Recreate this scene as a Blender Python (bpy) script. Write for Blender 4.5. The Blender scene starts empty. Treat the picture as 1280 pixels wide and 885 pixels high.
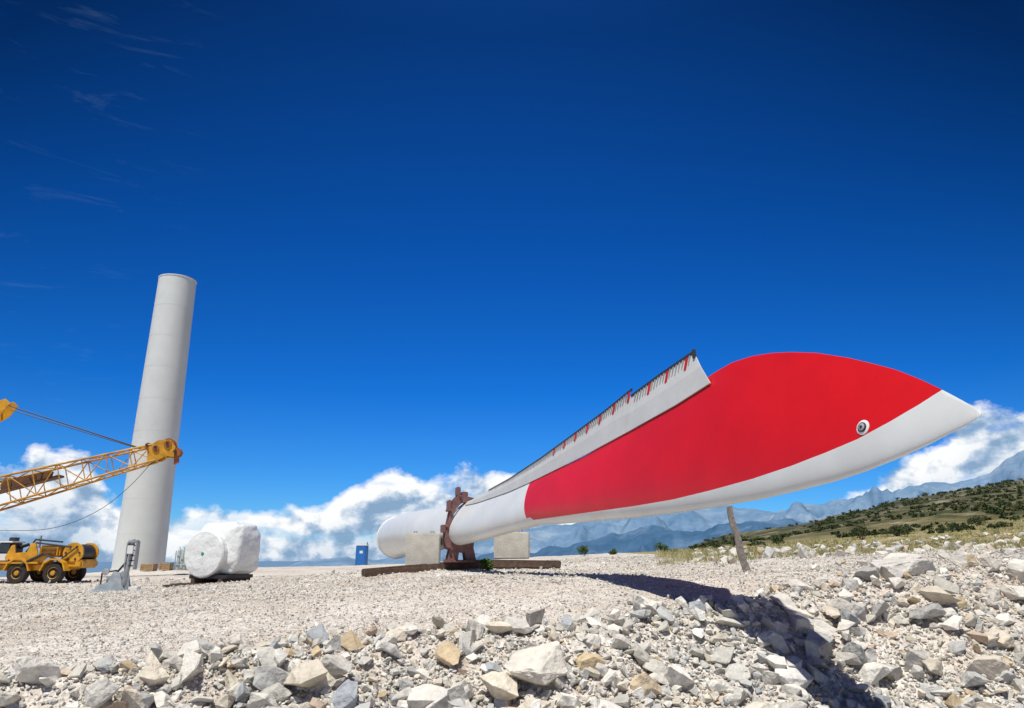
import bpy, bmesh, math, random
import numpy as np
from mathutils import Vector, Matrix
random.seed(4); rng=np.random.default_rng(7)
CZ=2.2
scene=bpy.context.scene
scene.view_settings.view_transform='Standard'
scene.view_settings.look='None'
scene.view_settings.exposure=0

# ------------------------------------------------------------ materials
def nodes(m):
    m.use_nodes=True
    return m.node_tree.nodes,m.node_tree.links
def mat(name,col,rough=.6,metal=0,var=.12,scale=3,bump=0.0,bscale=20,attr=None,spec=.5,col2=None,bdist=.05):
    m=bpy.data.materials.new(name); N,L=nodes(m)
    b=N['Principled BSDF']; b.inputs['Roughness'].default_value=rough; b.inputs['Metallic'].default_value=metal
    b.inputs['Specular IOR Level'].default_value=spec
    tc=N.new('ShaderNodeTexCoord'); no=N.new('ShaderNodeTexNoise'); no.inputs['Scale'].default_value=scale
    no.inputs['Detail'].default_value=8; no.inputs['Roughness'].default_value=.65
    L.new(tc.outputs['Object'],no.inputs['Vector'])
    mx=N.new('ShaderNodeMix'); mx.data_type='RGBA'
    r=N.new('ShaderNodeValToRGB'); r.color_ramp.elements[0].position=.35; r.color_ramp.elements[1].position=.65
    L.new(no.outputs['Fac'],r.inputs['Fac']); L.new(r.outputs['Color'],mx.inputs['Factor'])
    c2=col2 if col2 else tuple(c*(1-var*2) for c in col)
    mx.inputs[6].default_value=(*col,1); mx.inputs[7].default_value=(*c2,1)
    out=mx.outputs[2]
    if attr:
        at=N.new('ShaderNodeAttribute'); at.attribute_name=attr
        m2=N.new('ShaderNodeMix'); m2.data_type='RGBA'; m2.blend_type='MULTIPLY'; m2.inputs['Factor'].default_value=1
        L.new(out,m2.inputs[6]); L.new(at.outputs['Color'],m2.inputs[7]); out=m2.outputs[2]
    L.new(out,b.inputs['Base Color'])
    if bump>0:
        n2=N.new('ShaderNodeTexNoise'); n2.inputs['Scale'].default_value=bscale; n2.inputs['Detail'].default_value=6
        L.new(tc.outputs['Object'],n2.inputs['Vector'])
        bp=N.new('ShaderNodeBump'); bp.inputs['Strength'].default_value=bump; bp.inputs['Distance'].default_value=bdist
        L.new(n2.outputs['Fac'],bp.inputs['Height']); L.new(bp.outputs['Normal'],b.inputs['Normal'])
    return m
M={}
M['white']=mat('blade_white',(.68,.70,.70),.36,var=.06,scale=.8)
M['red']=mat('blade_red',(.66,.008,.012),.42,var=.09,scale=.5,spec=.4)
M['strip']=mat('panel_grey',(.58,.59,.59),.5,var=.06,scale=2)
M['black']=mat('black_rubber',(.03,.03,.032),.6,var=.1)
M['tooth']=mat('tooth_grey',(.33,.34,.35),.5)
M['toothred']=mat('tooth_red',(.55,.02,.02),.5)
M['tower']=mat('tower_paint',(.68,.705,.69),.45,var=.05,scale=.4)
M['wrap']=mat('plastic_wrap',(.80,.82,.81),.33,var=.03,scale=2,bump=.9,bscale=1.8,bdist=.12)
M['rust']=mat('clamp_steel',(.24,.115,.105),.6,var=.2,scale=5,bump=.2)
M['conc']=mat('concrete',(.68,.65,.57),.85,var=.10,scale=3,bump=.35,bscale=25)
M['wood']=mat('dark_timber',(.13,.08,.055),.85,var=.25,scale=6,bump=.5,bscale=15)
M['wood2']=mat('weathered_wood',(.30,.27,.24),.9,var=.25,scale=9,bump=.5,bscale=30)
M['crate']=mat('crate_wood',(.50,.34,.19),.8,var=.2,scale=5)
M['yellow']=mat('crane_yellow',(.78,.38,.02),.42,var=.22,scale=1.6)
M['ochre']=mat('boom_yellow',(.70,.36,.04),.5,var=.25,scale=2)
M['dark']=mat('dark_steel',(.035,.035,.04),.5,var=.2)
M['rubber']=mat('tyre',(.035,.032,.03),.85,var=.2,bump=.3)
M['steel']=mat('grey_steel',(.42,.45,.47),.5,metal=.1,var=.18)
M['pale']=mat('pale_steel',(.42,.48,.52),.5,var=.18)
M['orange']=mat('sheave_orange',(.40,.13,.03),.55,var=.2)
M['brown']=mat('walkway_brown',(.16,.07,.03),.7,var=.2)
M['glass']=mat('cab_glass',(.03,.04,.05),.08,var=.05)
M['blue']=mat('toilet_blue',(.02,.16,.50),.45,var=.08)
M['lwhite']=mat('white_paint',(.78,.78,.78),.5,var=.04)
M['green']=mat('green_mark',(.03,.35,.18),.5)
M['gascyl']=mat('cylinder_grey',(.50,.56,.53),.45,var=.1)
M['rock']=mat('limestone',(1,.985,.955),.9,var=.13,scale=6,bump=.9,bscale=11,attr='Col',spec=.2)
M['leaf']=mat('leaf',(1,1,1),.7,var=.1,attr='Col',spec=.2)
M['bark']=mat('bark',(.12,.09,.06),.9,var=.2)

# ------------------------------------------------------------ mesh helpers
class Obj:
    def __init__(s,name,loc):
        s.loc=Vector(loc); s.e=bpy.data.objects.new(name,None); s.e.location=s.loc
        s.e.empty_display_size=.3
        scene.collection.objects.link(s.e)
def mk(name,V,F,mats,parent=None,smooth=False,mi=None,loc=None):
    me=bpy.data.meshes.new(name)
    off=parent.loc if parent else (Vector(loc) if loc else Vector((0,0,0)))
    me.from_pydata([tuple(Vector(v)-off) for v in V],[],F)
    if not isinstance(mats,(list,tuple)): mats=[mats]
    for m in mats: me.materials.append(m)
    if mi is not None: me.polygons.foreach_set('material_index',mi)
    me.update()
    if smooth: me.polygons.foreach_set('use_smooth',[True]*len(me.polygons))
    ob=bpy.data.objects.new(name,me); scene.collection.objects.link(ob)
    if parent: ob.parent=parent.e
    else: ob.location=off
    return ob
def frame(d):
    d=Vector(d).normalized(); u=Vector((0,0,1)) if abs(d.z)<.95 else Vector((1,0,0))
    x=d.cross(u).normalized(); y=x.cross(d).normalized(); return x,y,d
def tubes(name,segs,m,parent,n=6):
    V=[];F=[]
    for s in segs:
        p0,p1,r=Vector(s[0]),Vector(s[1]),s[2]; r2=s[3] if len(s)>3 else r
        x,y,d=frame(p1-p0); b=len(V)
        for p,rr in((p0,r),(p1,r2)):
            for i in range(n):
                a=2*math.pi*i/n; V.append(p+x*rr*math.cos(a)+y*rr*math.sin(a))
        for i in range(n):
            j=(i+1)%n; F.append((b+i,b+j,b+n+j,b+n+i))
        F.append(tuple(b+i for i in range(n))[::-1]); F.append(tuple(b+n+i for i in range(n)))
    return mk(name,V,F,m,parent,smooth=False)
def lathe(name,o,ax,prof,m,parent,n=32,smooth=True):
    o=Vector(o); x,y,d=frame(ax); V=[];F=[]
    for r,h in prof:
        for i in range(n):
            a=2*math.pi*i/n; V.append(o+d*h+x*r*math.cos(a)+y*r*math.sin(a))
    k=len(prof)
    for j in range(k-1):
        for i in range(n):
            i2=(i+1)%n; F.append((j*n+i,j*n+i2,(j+1)*n+i2,(j+1)*n+i))
    F.append(tuple(range(n))[::-1]); F.append(tuple((k-1)*n+i for i in range(n)))
    ob=mk(name,V,F,m,parent,smooth=smooth)
    if smooth:
        try: ob.data.set_sharp_from_angle(angle=math.radians(35))
        except Exception: pass
    return ob
def box(name,c,size,m,parent,yaw=0,pitch=0,bev=.02,dir=None,jit=0):
    bm=bmesh.new(); bmesh.ops.create_cube(bm,size=1)
    for v in bm.verts:
        v.co=Vector((v.co.x*size[0],v.co.y*size[1],v.co.z*size[2]))
        if jit: v.co+=Vector((random.uniform(-jit,jit),random.uniform(-jit,jit),random.uniform(-jit,jit)))
    if bev>0: bmesh.ops.bevel(bm,geom=bm.edges[:],offset=min(bev,min(size)*.3),segments=2,affect='EDGES')
    R=Matrix.Rotation(yaw,3,'Z')@Matrix.Rotation(pitch,3,'Y')
    V=[R@v.co+Vector(c) for v in bm.verts]; bm.verts.index_update()
    F=[[v.index for v in f.verts] for f in bm.faces]; bm.free()
    return mk(name,V,F,m,parent)
def extrude(name,poly,th,o,ux,uy,un,m,parent,bev=0):
    V=[];n=len(poly)
    o=Vector(o)
    for k in(-.5,.5):
        for p in poly: V.append(o+Vector(ux)*p[0]+Vector(uy)*p[1]+Vector(un)*th*k)
    F=[tuple(range(n))[::-1],tuple(range(n,2*n))]+[(i,(i+1)%n,n+(i+1)%n,n+i) for i in range(n)]
    return mk(name,V,F,m,parent)

# ------------------------------------------------------------ numpy noise
P=rng.random((256,256))
def vn(x,y):
    xi=np.floor(x).astype(int);yi=np.floor(y).astype(int);fx=x-xi;fy=y-yi
    fx=fx*fx*(3-2*fx);fy=fy*fy*(3-2*fy)
    g=lambda a,b:P[a%256,b%256]
    return (g(xi,yi)*(1-fx)+g(xi+1,yi)*fx)*(1-fy)+(g(xi,yi+1)*(1-fx)+g(xi+1,yi+1)*fx)*fy-.5
def fbm(x,y,o=5):
    s=0;a=1
    for i in range(o): s=s+a*vn(x*2**i+17.3*i,y*2**i+9.1*i); a*=.5
    return s
def sstep(t): t=np.clip(t,0,1); return t*t*(3-2*t)

# ------------------------------------------------------------ terrain
ctrl=np.array([(-9,10.5,-1.5),(-5.5,9,-1.4),(-1.6,10.7,-1.12),(2.8,11.5,-.80),(1.2,16,-.5),(6.3,20,-.57),(9.8,14,-.1),(9,18,-.2),
(18,25,0.05),(42,60,1.3),(9.8,25,-.2),(24,60,.33),(7.8,60,-.2),(-1.3,25,-.6),(1.6,26,-.56),(-4.9,24.5,-.80),(-3.2,26,-.52),(-15,38,-1.76),
(-31,62,-1.43),(-28,58,-1.45),(-18,33,-1.72),(-16.4,80,-1.55),(-29,46,-1.85),(-38,48,-1.9),(-45,62,-2.4),(-6,20,-.95),(-10,20,-1.2),(-10,90,-1.35),
(178,250,23.8),(128,250,14.5),(100,250,9.2),(72,250,4.6),(54,250,-.5),(84,120,6.6),(61,120,4.2),(40,120,1.3),(26,120,-.4),(128,180,14.0),(92,180,8.5),
(-60,20,-2.2),(60,20,1.5),(-70,90,-3),(30,14,.8),(200,150,17),(-25,12,-1.6),(0,95,-.9)],float)
def tpsU(r2): return np.where(r2>0,r2*np.log(np.maximum(r2,1e-12))*.5,0)
SC=30.
cx,cy,czz=ctrl[:,0]/SC,ctrl[:,1]/SC,ctrl[:,2]
n=len(ctrl); K=tpsU((cx[:,None]-cx)**2+(cy[:,None]-cy)**2)+np.eye(n)*1e-3
Pm=np.c_[np.ones(n),cx,cy]; Am=np.zeros((n+3,n+3)); Am[:n,:n]=K;Am[:n,n:]=Pm;Am[n:,:n]=Pm.T
W=np.linalg.solve(Am,np.r_[czz,0,0,0])
def tps(X,Y):
    x=np.clip(X,-75,210)/SC; y=np.clip(Y,5,265)/SC
    z=W[n]+W[n+1]*x+W[n+2]*y
    for i in range(n): z=z+W[i]*tpsU((x-cx[i])**2+(y-cy[i])**2)
    return z
def yedge(X): return np.interp(X,[-30,-10,-5.5,-1.6,3,6,9.8,20,40],[5,6.6,8.4,10.2,11.3,12.2,13.8,17,25])+fbm(X*.6,X*0+3.3,3)*.9
def Redge(X,Y):
    t=X/np.maximum(Y,1e-3); return 95+sstep((t-.12)/.14)*172+sstep((t-.3)/.3)*50
def gz(X,Y):
    X=np.asarray(X,float);Y=np.asarray(Y,float)
    r=np.hypot(X,Y); R=Redge(X,np.maximum(Y,.01)); k=np.minimum(1,R/np.maximum(r,1e-3))
    ye=yedge(X); z=tps(X*k,np.maximum(Y*k,ye))
    t=np.maximum(ye-Y,0); drop=.58*t*sstep(t/.8+.25)
    z=z-drop; fl=-2.05+.03*fbm(X,Y,2); h=.25
    e=np.clip(.5+.5*(z-fl)/h,0,1); z2=fl*(1-e)+z*e+h*e*(1-e); z=np.where(t>0,z2,z)
    bankm=sstep(t/.6+.3)
    z=z+fbm(X*.35,Y*.35,4)*.10+fbm(X*2.2,Y*2.2,3)*(.025+.10*bankm*(Y>0))
    far=sstep((r-60)/120); z=z+fbm(X*.04,Y*.04,4)*1.6*far*(r<R*1.3)
    f=np.maximum(r-R,0); z=z-np.minimum(.32*f*sstep(f/25+.1),520+60*fbm(X*.001,Y*.001,4))
    return z
def g1(x,y): return float(gz(np.array([x]),np.array([y]))[0])
az=np.radians(np.r_[np.linspace(-180,-46,40)[:-1],np.linspace(-46,46,620),np.linspace(46,180,40)[1:]])
rr=np.r_[np.linspace(.5,6.5,10),np.geomspace(6.7,45,230),np.geomspace(46,330,130),np.geomspace(340,45000,60)]
AZ,RR=np.meshgrid(az,rr); X=RR*np.sin(AZ);Y=RR*np.cos(AZ);Z=gz(X,Y)
nr,na=X.shape
def npmesh(name,V,F,m,cols=None,smooth=False,attrname='Col',loc=None):
    me=bpy.data.meshes.new(name); k=F.shape[1]
    me.vertices.add(len(V)); me.vertices.foreach_set('co',V.astype(np.float32).ravel())
    me.loops.add(F.size); me.loops.foreach_set('vertex_index',F.astype(np.int32).ravel())
    me.polygons.add(len(F)); me.polygons.foreach_set('loop_start',np.arange(0,F.size,k,dtype=np.int32))
    try: me.polygons.foreach_set('loop_total',np.full(len(F),k,dtype=np.int32))
    except Exception: pass
    me.materials.append(m)
    if cols is not None:
        a=me.attributes.new(attrname,'FLOAT_COLOR','POINT')
        c=np.ones((len(V),4),np.float32); c[:,:3]=cols; a.data.foreach_set('color',c.ravel())
    me.polygons.foreach_set('use_smooth',np.full(len(F),smooth,dtype=bool))
    me.update(calc_edges=True)
    ob=bpy.data.objects.new(name,me); scene.collection.objects.link(ob)
    return ob
ii,jj=np.meshgrid(np.arange(nr-1),np.arange(na-1),indexing='ij')
F=np.stack([ii*na+jj,ii*na+jj+1,(ii+1)*na+jj+1,(ii+1)*na+jj],-1).reshape(-1,4)[:,::-1]
tt=X/np.maximum(Y,.01)
gb=np.interp(tt,[.12,.2,.3,.42,.56,.7,1],[70,46,32,27,27,26,26])
grass=sstep((RR-gb)/8+fbm(X*.15,Y*.15,4)*1.2)*(tt>.12)*(Y>0)
scrub=sstep((RR-85)/50+fbm(X*.03,Y*.03,3)*.8)*(Y>0)
scrub=np.where(RR>Redge(X,Y),1,scrub*(tt>.1))
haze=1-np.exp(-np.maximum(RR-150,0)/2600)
V=np.stack([X,Y,Z],-1).reshape(-1,3)
gm=bpy.data.materials.new('ground_mat'); N,L=nodes(gm); b=N['Principled BSDF']; b.inputs['Roughness'].default_value=.95; b.inputs['Specular IOR Level'].default_value=.15
def ramp(N,els,inter='LINEAR'):
    r=N.new('ShaderNodeValToRGB'); r.color_ramp.interpolation=inter
    while len(r.color_ramp.elements)<len(els): r.color_ramp.elements.new(.5)
    for e,(p,c) in zip(r.color_ramp.elements,els): e.position=p; e.color=(*c,1)
    return r
tc=N.new('ShaderNodeTexCoord')
def noise(N,L,src,sc,det=6,ro=.6):
    x=N.new('ShaderNodeTexNoise'); x.inputs['Scale'].default_value=sc; x.inputs['Detail'].default_value=det; x.inputs['Roughness'].default_value=ro
    L.new(src,x.inputs['Vector']); return x
def mix(N,L,f,a,b2,mode='MIX'):
    x=N.new('ShaderNodeMix'); x.data_type='RGBA'; x.blend_type=mode
    for s,v in((x.inputs[0],f),(x.inputs[6],a),(x.inputs[7],b2)):
        if isinstance(v,(int,float)): s.default_value=v
        elif isinstance(v,tuple): s.default_value=(*v,1)
        else: L.new(v,s)
    return x.outputs[2]
o=tc.outputs['Object']
v1=N.new('ShaderNodeTexVoronoi'); v1.inputs['Scale'].default_value=22; L.new(o,v1.inputs['Vector'])
cr=ramp(N,[(0,(.40,.365,.325)),(.4,(.63,.59,.54)),(.75,(.74,.70,.65)),(1,(.58,.52,.45))])
sx=N.new('ShaderNodeSeparateColor'); L.new(v1.outputs['Color'],sx.inputs[0]); L.new(sx.outputs[0],cr.inputs['Fac'])
nb=noise(N,L,o,.30,9,.68)
nbr=ramp(N,[(.33,(.78,.715,.66)),(.6,(1,1,1))]); L.new(nb.outputs['Fac'],nbr.inputs['Fac'])
grav=mix(N,L,1.0,cr.outputs['Color'],nbr.outputs['Color'],'MULTIPLY')
ng=noise(N,L,o,.5,10,.7); gr=ramp(N,[(.3,(.12,.13,.04)),(.5,(.30,.25,.11)),(.68,(.46,.41,.30))]); L.new(ng.outputs['Fac'],gr.inputs['Fac'])
ns=noise(N,L,o,.10,12,.8); sr=ramp(N,[(.38,(.022,.034,.012)),(.48,(.06,.062,.025)),(.55,(.15,.125,.06)),(.64,(.34,.31,.25))]); L.new(ns.outputs['Fac'],sr.inputs['Fac'])
at=N.new('ShaderNodeAttribute'); at.attribute_name='Zone'; sz=N.new('ShaderNodeSeparateColor'); L.new(at.outputs['Color'],sz.inputs[0])
c=mix(N,L,sz.outputs[0],grav,gr.outputs['Color']); c=mix(N,L,sz.outputs[1],c,sr.outputs['Color']); c=mix(N,L,sz.outputs[2],c,(.12,.21,.33))  # last mix paints bluish distance haze into the base colour
L.new(c,b.inputs['Base Color'])
bp=N.new('ShaderNodeBump'); bp.inputs['Strength'].default_value=.7; bp.inputs['Distance'].default_value=.035
L.new(v1.outputs['Distance'],bp.inputs['Height']); L.new(bp.outputs['Normal'],b.inputs['Normal'])
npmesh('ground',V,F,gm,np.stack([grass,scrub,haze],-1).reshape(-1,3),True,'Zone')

# ------------------------------------------------------------ mountains
def mountains(name,D,pts,rough,depth,cols):
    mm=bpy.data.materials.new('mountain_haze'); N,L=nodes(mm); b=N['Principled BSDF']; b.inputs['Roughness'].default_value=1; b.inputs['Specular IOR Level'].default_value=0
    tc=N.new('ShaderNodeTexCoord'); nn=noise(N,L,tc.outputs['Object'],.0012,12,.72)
    rp=ramp(N,list(zip((.38,.52,.64),cols))); L.new(nn.outputs['Fac'],rp.inputs['Fac']); L.new(rp.outputs['Color'],b.inputs['Base Color'])  # aerial haze is painted into these blue base colours
    az=np.radians(np.linspace(-60,60,800)); k=np.linspace(0,1,40)
    xs=[p[0] for p in pts]; el=np.interp(np.degrees(az),xs,[p[1] for p in pts])
    A2,K2=np.meshgrid(az,k); E=np.broadcast_to(el,A2.shape)
    r=D-depth*(1-K2); ns=fbm(A2*22+3,K2*4+D*.001,6)
    base=-560.
    Zr=(E+rough*fbm(A2*12+D,A2*0+1.7,7))*D
    prof=K2**.8
    Zz=base+(Zr-base)*prof+ns*(Zr-base)*.45*np.sin(K2*math.pi)
    V=np.stack([r*np.sin(A2),r*np.cos(A2),Zz],-1).reshape(-1,3); a,b_=A2.shape
    i,j=np.meshgrid(np.arange(a-1),np.arange(b_-1),indexing='ij')
    F=np.stack([i*b_+j,i*b_+j+1,(i+1)*b_+j+1,(i+1)*b_+j],-1).reshape(-1,4)
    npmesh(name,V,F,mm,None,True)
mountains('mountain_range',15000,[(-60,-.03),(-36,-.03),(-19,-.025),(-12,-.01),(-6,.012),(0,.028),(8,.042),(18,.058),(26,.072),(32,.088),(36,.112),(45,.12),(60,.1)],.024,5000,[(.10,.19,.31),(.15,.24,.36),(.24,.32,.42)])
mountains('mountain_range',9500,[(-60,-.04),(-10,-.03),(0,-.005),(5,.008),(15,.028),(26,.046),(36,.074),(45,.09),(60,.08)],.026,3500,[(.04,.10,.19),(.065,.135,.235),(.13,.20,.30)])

# ------------------------------------------------------------ rocks
def rock_proto(npts,flat):
    bm=bmesh.new(); p=rng.normal(size=(npts,3)); p/=np.abs(p).max(axis=1)[:,None]**.4*np.linalg.norm(p,axis=1)[:,None]**.6; p*=rng.uniform(.7,1.1,(npts,1)); p*=np.array([1,rng.uniform(.55,.9),flat])*.5
    for q in p: bm.verts.new(q)
    r=bmesh.ops.convex_hull(bm,input=bm.verts[:])
    for v in [v for v in bm.verts if not v.link_faces]: bm.verts.remove(v)
    bmesh.ops.triangulate(bm,faces=bm.faces[:]); bm.verts.index_update()
    V=np.array([v.co[:] for v in bm.verts]);F=np.array([[v.index for v in f.verts] for f in bm.faces]); bm.free()
    return V,F
def rough_proto(seed,flat,npts=13):
    r=np.random.default_rng(seed); bm=bmesh.new(); p=r.normal(size=(npts,3)); p/=np.abs(p).max(axis=1)[:,None]**.4*np.linalg.norm(p,axis=1)[:,None]**.6; p*=np.array([1,r.uniform(.6,.85),flat])*.5*r.uniform(.72,1.12,(npts,1))
    for q in p: bm.verts.new(q)
    bmesh.ops.convex_hull(bm,input=bm.verts[:])
    for v in [v for v in bm.verts if not v.link_faces]: bm.verts.remove(v)
    bmesh.ops.bevel(bm,geom=bm.edges[:],offset=.010,segments=1,affect='EDGES')
    bmesh.ops.triangulate(bm,faces=bm.faces[:]); bmesh.ops.subdivide_edges(bm,edges=bm.edges[:],cuts=2,use_grid_fill=True)
    bmesh.ops.triangulate(bm,faces=bm.faces[:])
    bm.verts.index_update(); V=np.array([v.co[:] for v in bm.verts])
    nz=fbm(V[:,0]*4+seed,V[:,1]*4+V[:,2]*5,5); V*=(1+nz*.17)[:,None]
    F=np.array([[v.index for v in f.verts] for f in bm.faces]); bm.free()
    return V,F
small=[rock_proto(8,rng.uniform(.5,.85)) for _ in range(10)]
med=[rock_proto(14,rng.uniform(.35,.8)) for _ in range(24)]
big=[rough_proto(100+i,rng.uniform(.35,.75)) for i in range(14)]
pal=np.array([(.70,.68,.635),(.80,.78,.735),(.63,.61,.565),(.54,.545,.54),(.74,.68,.58),(.62,.50,.34),(.58,.47,.38),(.42,.45,.48),(.78,.77,.74)])
pw=np.array([.2,.24,.16,.11,.12,.035,.025,.04,.10])
def scatter(name,X,Y,S,protos,sink=.25,tilt=.35,smooth=False):
    nn=len(X); Z=gz(X,Y); pid=rng.integers(0,len(protos),nn)
    col=pal[rng.choice(len(pal),nn,p=pw/pw.sum())]*rng.uniform(.80,1.06,(nn,1))
    Vs=[];Fs=[];Cs=[];off=0
    for k,(pv,pf) in enumerate(protos):
        idx=np.where(pid==k)[0]; m=len(idx)
        if m==0: continue
        a=rng.uniform(0,2*math.pi,m); t=rng.normal(0,tilt,(m,2))
        ca,sa=np.cos(a)[:,None],np.sin(a)[:,None]
        x,y,z=pv[:,0][None],pv[:,1][None],pv[:,2][None]
        y2=y*np.cos(t[:,:1])-z*np.sin(t[:,:1]); z2=y*np.sin(t[:,:1])+z*np.cos(t[:,:1])
        x2=x*np.cos(t[:,1:])+z2*np.sin(t[:,1:]); z3=-x*np.sin(t[:,1:])+z2*np.cos(t[:,1:])
        s=S[idx][:,None]
        xx=(x2*ca-y2*sa)*s+X[idx][:,None]; yy=(x2*sa+y2*ca)*s+Y[idx][:,None]; zz=z3*s+(Z[idx]+S[idx]*sink*rng.uniform(.3,1.2,m))[:,None]
        Vs.append(np.stack([xx,yy,zz],-1).reshape(-1,3)); nv=len(pv)
        Fs.append((pf[None]+(np.arange(m)*nv)[:,None,None]+off).reshape(-1,3)); off+=m*nv
        Cs.append(np.repeat(col[idx],nv,0))
    return npmesh(name,np.concatenate(Vs),np.concatenate(Fs),M['rock'],np.concatenate(Cs))
def wedge(nn,y0,y1,t0=-.85,t1=.9):
    Y=np.exp(rng.uniform(np.log(y0),np.log(y1),nn)); X=Y*rng.uniform(t0,t1,nn); return X,Y
X,Y=wedge(120000,7.2,48); S=.022*np.exp(rng.normal(0,.45,len(X)))*(Y/9)**.75
tt=X/Y; keep=~((tt>.2)&(Y>30)); X,Y,S=X[keep],Y[keep],S[keep]
scatter('gravel',X,Y,S,small)
X,Y=wedge(110000,6.6,19); d=yedge(X)-Y; cl=fbm(X*.8+5,Y*.8,3)
pr=sstep((d+1.5)/1.6+cl*1.2); right=sstep((X/Y-.3)/.3); pr=np.maximum(pr,right*.5*sstep((19-Y)/4))
k=rng.random(len(X))<pr*.75; X,Y,d=X[k],Y[k],d[k]; u=rng.random(len(X)); S=np.clip(.045*(1-u*.998)**(-.39),0,.44)*rng.uniform(.8,1.2,len(X)); S*=.7+.3*sstep((d+1)/1.5)
scatter('rubble',X,Y,S,med,.3,.5)
X,Y=wedge(1300,6.8,14,-.85,.88); d=yedge(X)-Y; k=(d>-.6+.5*rng.random(len(X)))&(rng.random(len(X))<.75); X,Y=X[k],Y[k]
scatter('boulder',X,Y,.20+.42*rng.random(len(X))**2.2,big,.2,.45)
X,Y=wedge(600,24,70,.25,.9); scatter('field_stones',X,Y,rng.uniform(.1,.8,len(X))**1.5,med,.2)
def boulder(x,y,s,col,seed,flat=.6):
    V,F=rough_proto(seed,flat,16); r=np.random.default_rng(seed)
    a=r.uniform(-.5,.5); R=np.array([[math.cos(a),-math.sin(a),0],[math.sin(a),math.cos(a),0],[0,0,1]])
    V=V@R.T*s; ob=npmesh('boulder',V,F,M['rock'],np.tile(np.array(col)*1.06,(len(V),1))); ob.location=(x,y,g1(x,y)+s*flat*.22)
for b_ in [(.36,9.5,.85,(.70,.67,.61),1,.7),(1.0,9.6,.5,(.62,.50,.33),2,.6),(-1.03,9.3,.65,(.72,.69,.65),3,.5),(-1.95,9.0,.35,(.42,.45,.5),4,1.1),(1.75,9.6,.6,(.66,.55,.40),5,.7),
 (2.9,9.0,.65,(.72,.67,.59),6,.6),(5.6,9.0,1.1,(.60,.60,.58),7,.55),(6.9,12.9,1.35,(.62,.61,.59),8,.35),(5.4,11.6,.55,(.5,.5,.5),9,.5),(4.2,10.6,.6,(.45,.46,.47),10,.7),
 (-3.4,8.4,.5,(.5,.52,.56),11,.6),(-4.6,7.9,.5,(.7,.66,.6),12,.7),(.2,8.7,.4,(.55,.58,.62),13,.5),(6.4,10.3,.6,(.66,.6,.52),14,.6),(3.6,9.8,.5,(.72,.7,.68),15,.7),(-2.7,8.6,.4,(.66,.62,.58),16,.6),(7.2,11.1,.55,(.66,.6,.5),17,.6),(1.9,8.7,.4,(.68,.64,.6),18,.8),
 (-5.3,7.9,.5,(.72,.70,.66),19,.5),(-.4,8.9,.45,(.70,.68,.64),20,.6),(8.3,12.2,.7,(.68,.66,.62),21,.5),(7.6,14.2,.8,(.70,.68,.64),22,.4)]: boulder(*b_)

# ------------------------------------------------------------ blade
A=Vector((-4.6875,34.0571,.7891)); av=Vector((.3090,-.9509,.0156)).normalized(); Cv=Vector((.1930,.0788,.9780)).normalized(); Nv=Vector((-.9313,-.2992,.2079)).normalized()
def BP(s,c,nn=0): return A+av*s+Cv*c+Nv*nn
SR=-4.3
topS=[-6,-.33,3,6.65,11.39,14.71,16.54,19.64,21.84,23.54,24.55,25.02,25.52,25.98,26.41,26.88,27.43,27.80,28.14,28.45,28.71,28.90,29.03,29.12]
topC=[.98,1.03,.95,.818,.669,.70,.75,.93,1.16,1.42,1.60,1.644,1.604,1.517,1.402,1.251,1.024,.847,.678,.488,.310,.17,.07,-.02]
botS=[-6,2.29,8.23,12.44,15.5,17.21,20.26,22.68,23.99,25.06,25.96,26.72,27.25,27.72,28.15,28.54,28.81,28.98,29.12]
botC=[-1.03,-.99,-.77,-.67,-.53,-.45,-.53,-.58,-.585,-.57,-.55,-.50,-.46,-.40,-.32,-.23,-.15,-.10,-.04]
brS=[17.17,20.21,22.63,23.95,25.03,25.93,26.69,27.23,27.71,28.15,28.45,28.71]
brC=[-.37,-.40,-.42,-.41,-.36,-.30,-.22,-.14,-.05,.08,.19,.31]
thS=[-6,0,4,8,12,17,22,25,27,28.3,29.12]; thH=[1.03,1.02,.82,.48,.34,.25,.20,.16,.115,.06,.004]
def smi(x,a,b):
    return float(np.mean([np.interp(x+d,a,b) for d in(-.06,-.03,0,.03,.06)]))
def nface(s,c):
    t=smi(s,topS,topC);bo=smi(s,botS,botC);T=np.interp(s,thS,thH);w=sstep(np.array(s/12.))
    x=np.clip((c-bo)/(t-bo),0,1)
    el=2*math.sqrt(max(x*(1-x),0)); na=5*(.2969*math.sqrt(x)-.126*x-.3516*x*x+.2843*x**3-.1036*x**4)*2
    return T*(el*(1-w)+na*w)
st=np.unique(np.r_[np.linspace(SR,16,60),np.linspace(16,24,60),np.linspace(24,29.12,110),16.75,28.71])
nu=14; nl=14; rows=[]
bl=Obj('wind_turbine_blade',(A+av*12)[:])
V=[];F=[];MI=[]
for s in st:
    t=smi(s,topS,topC) if s<29 else np.interp(s,topS,topC);bo=smi(s,botS,botC) if s<29 else np.interp(s,botS,botC)
    br=float(np.interp(s,brS,brC)) if s<28.71 else t
    if s<17.17: br=bo+(t-bo)*.12
    br=min(max(br,bo+1e-3),t)
    cs=[]
    for k in range(nu): cs.append(br+(t-br)*(math.cos(math.pi/2*k/nu)))
    for k in range(nl+1): cs.append(bo+(br-bo)*(1-math.sin(math.pi/2*k/nl)))
    ring=[]
    for side in(1,-1):
        seq=cs if side==1 else cs[-2:0:-1]
        for c in seq:
            nn=nface(s,c)*side*(1 if side==1 else .8)
            w=max(0,1-abs(s-16.75)/2.); s2=s+w*(.18-c)*.8
            ring.append(BP(s2,c,nn))
    V+=ring; rows.append(len(ring))
m=rows[0]
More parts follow.
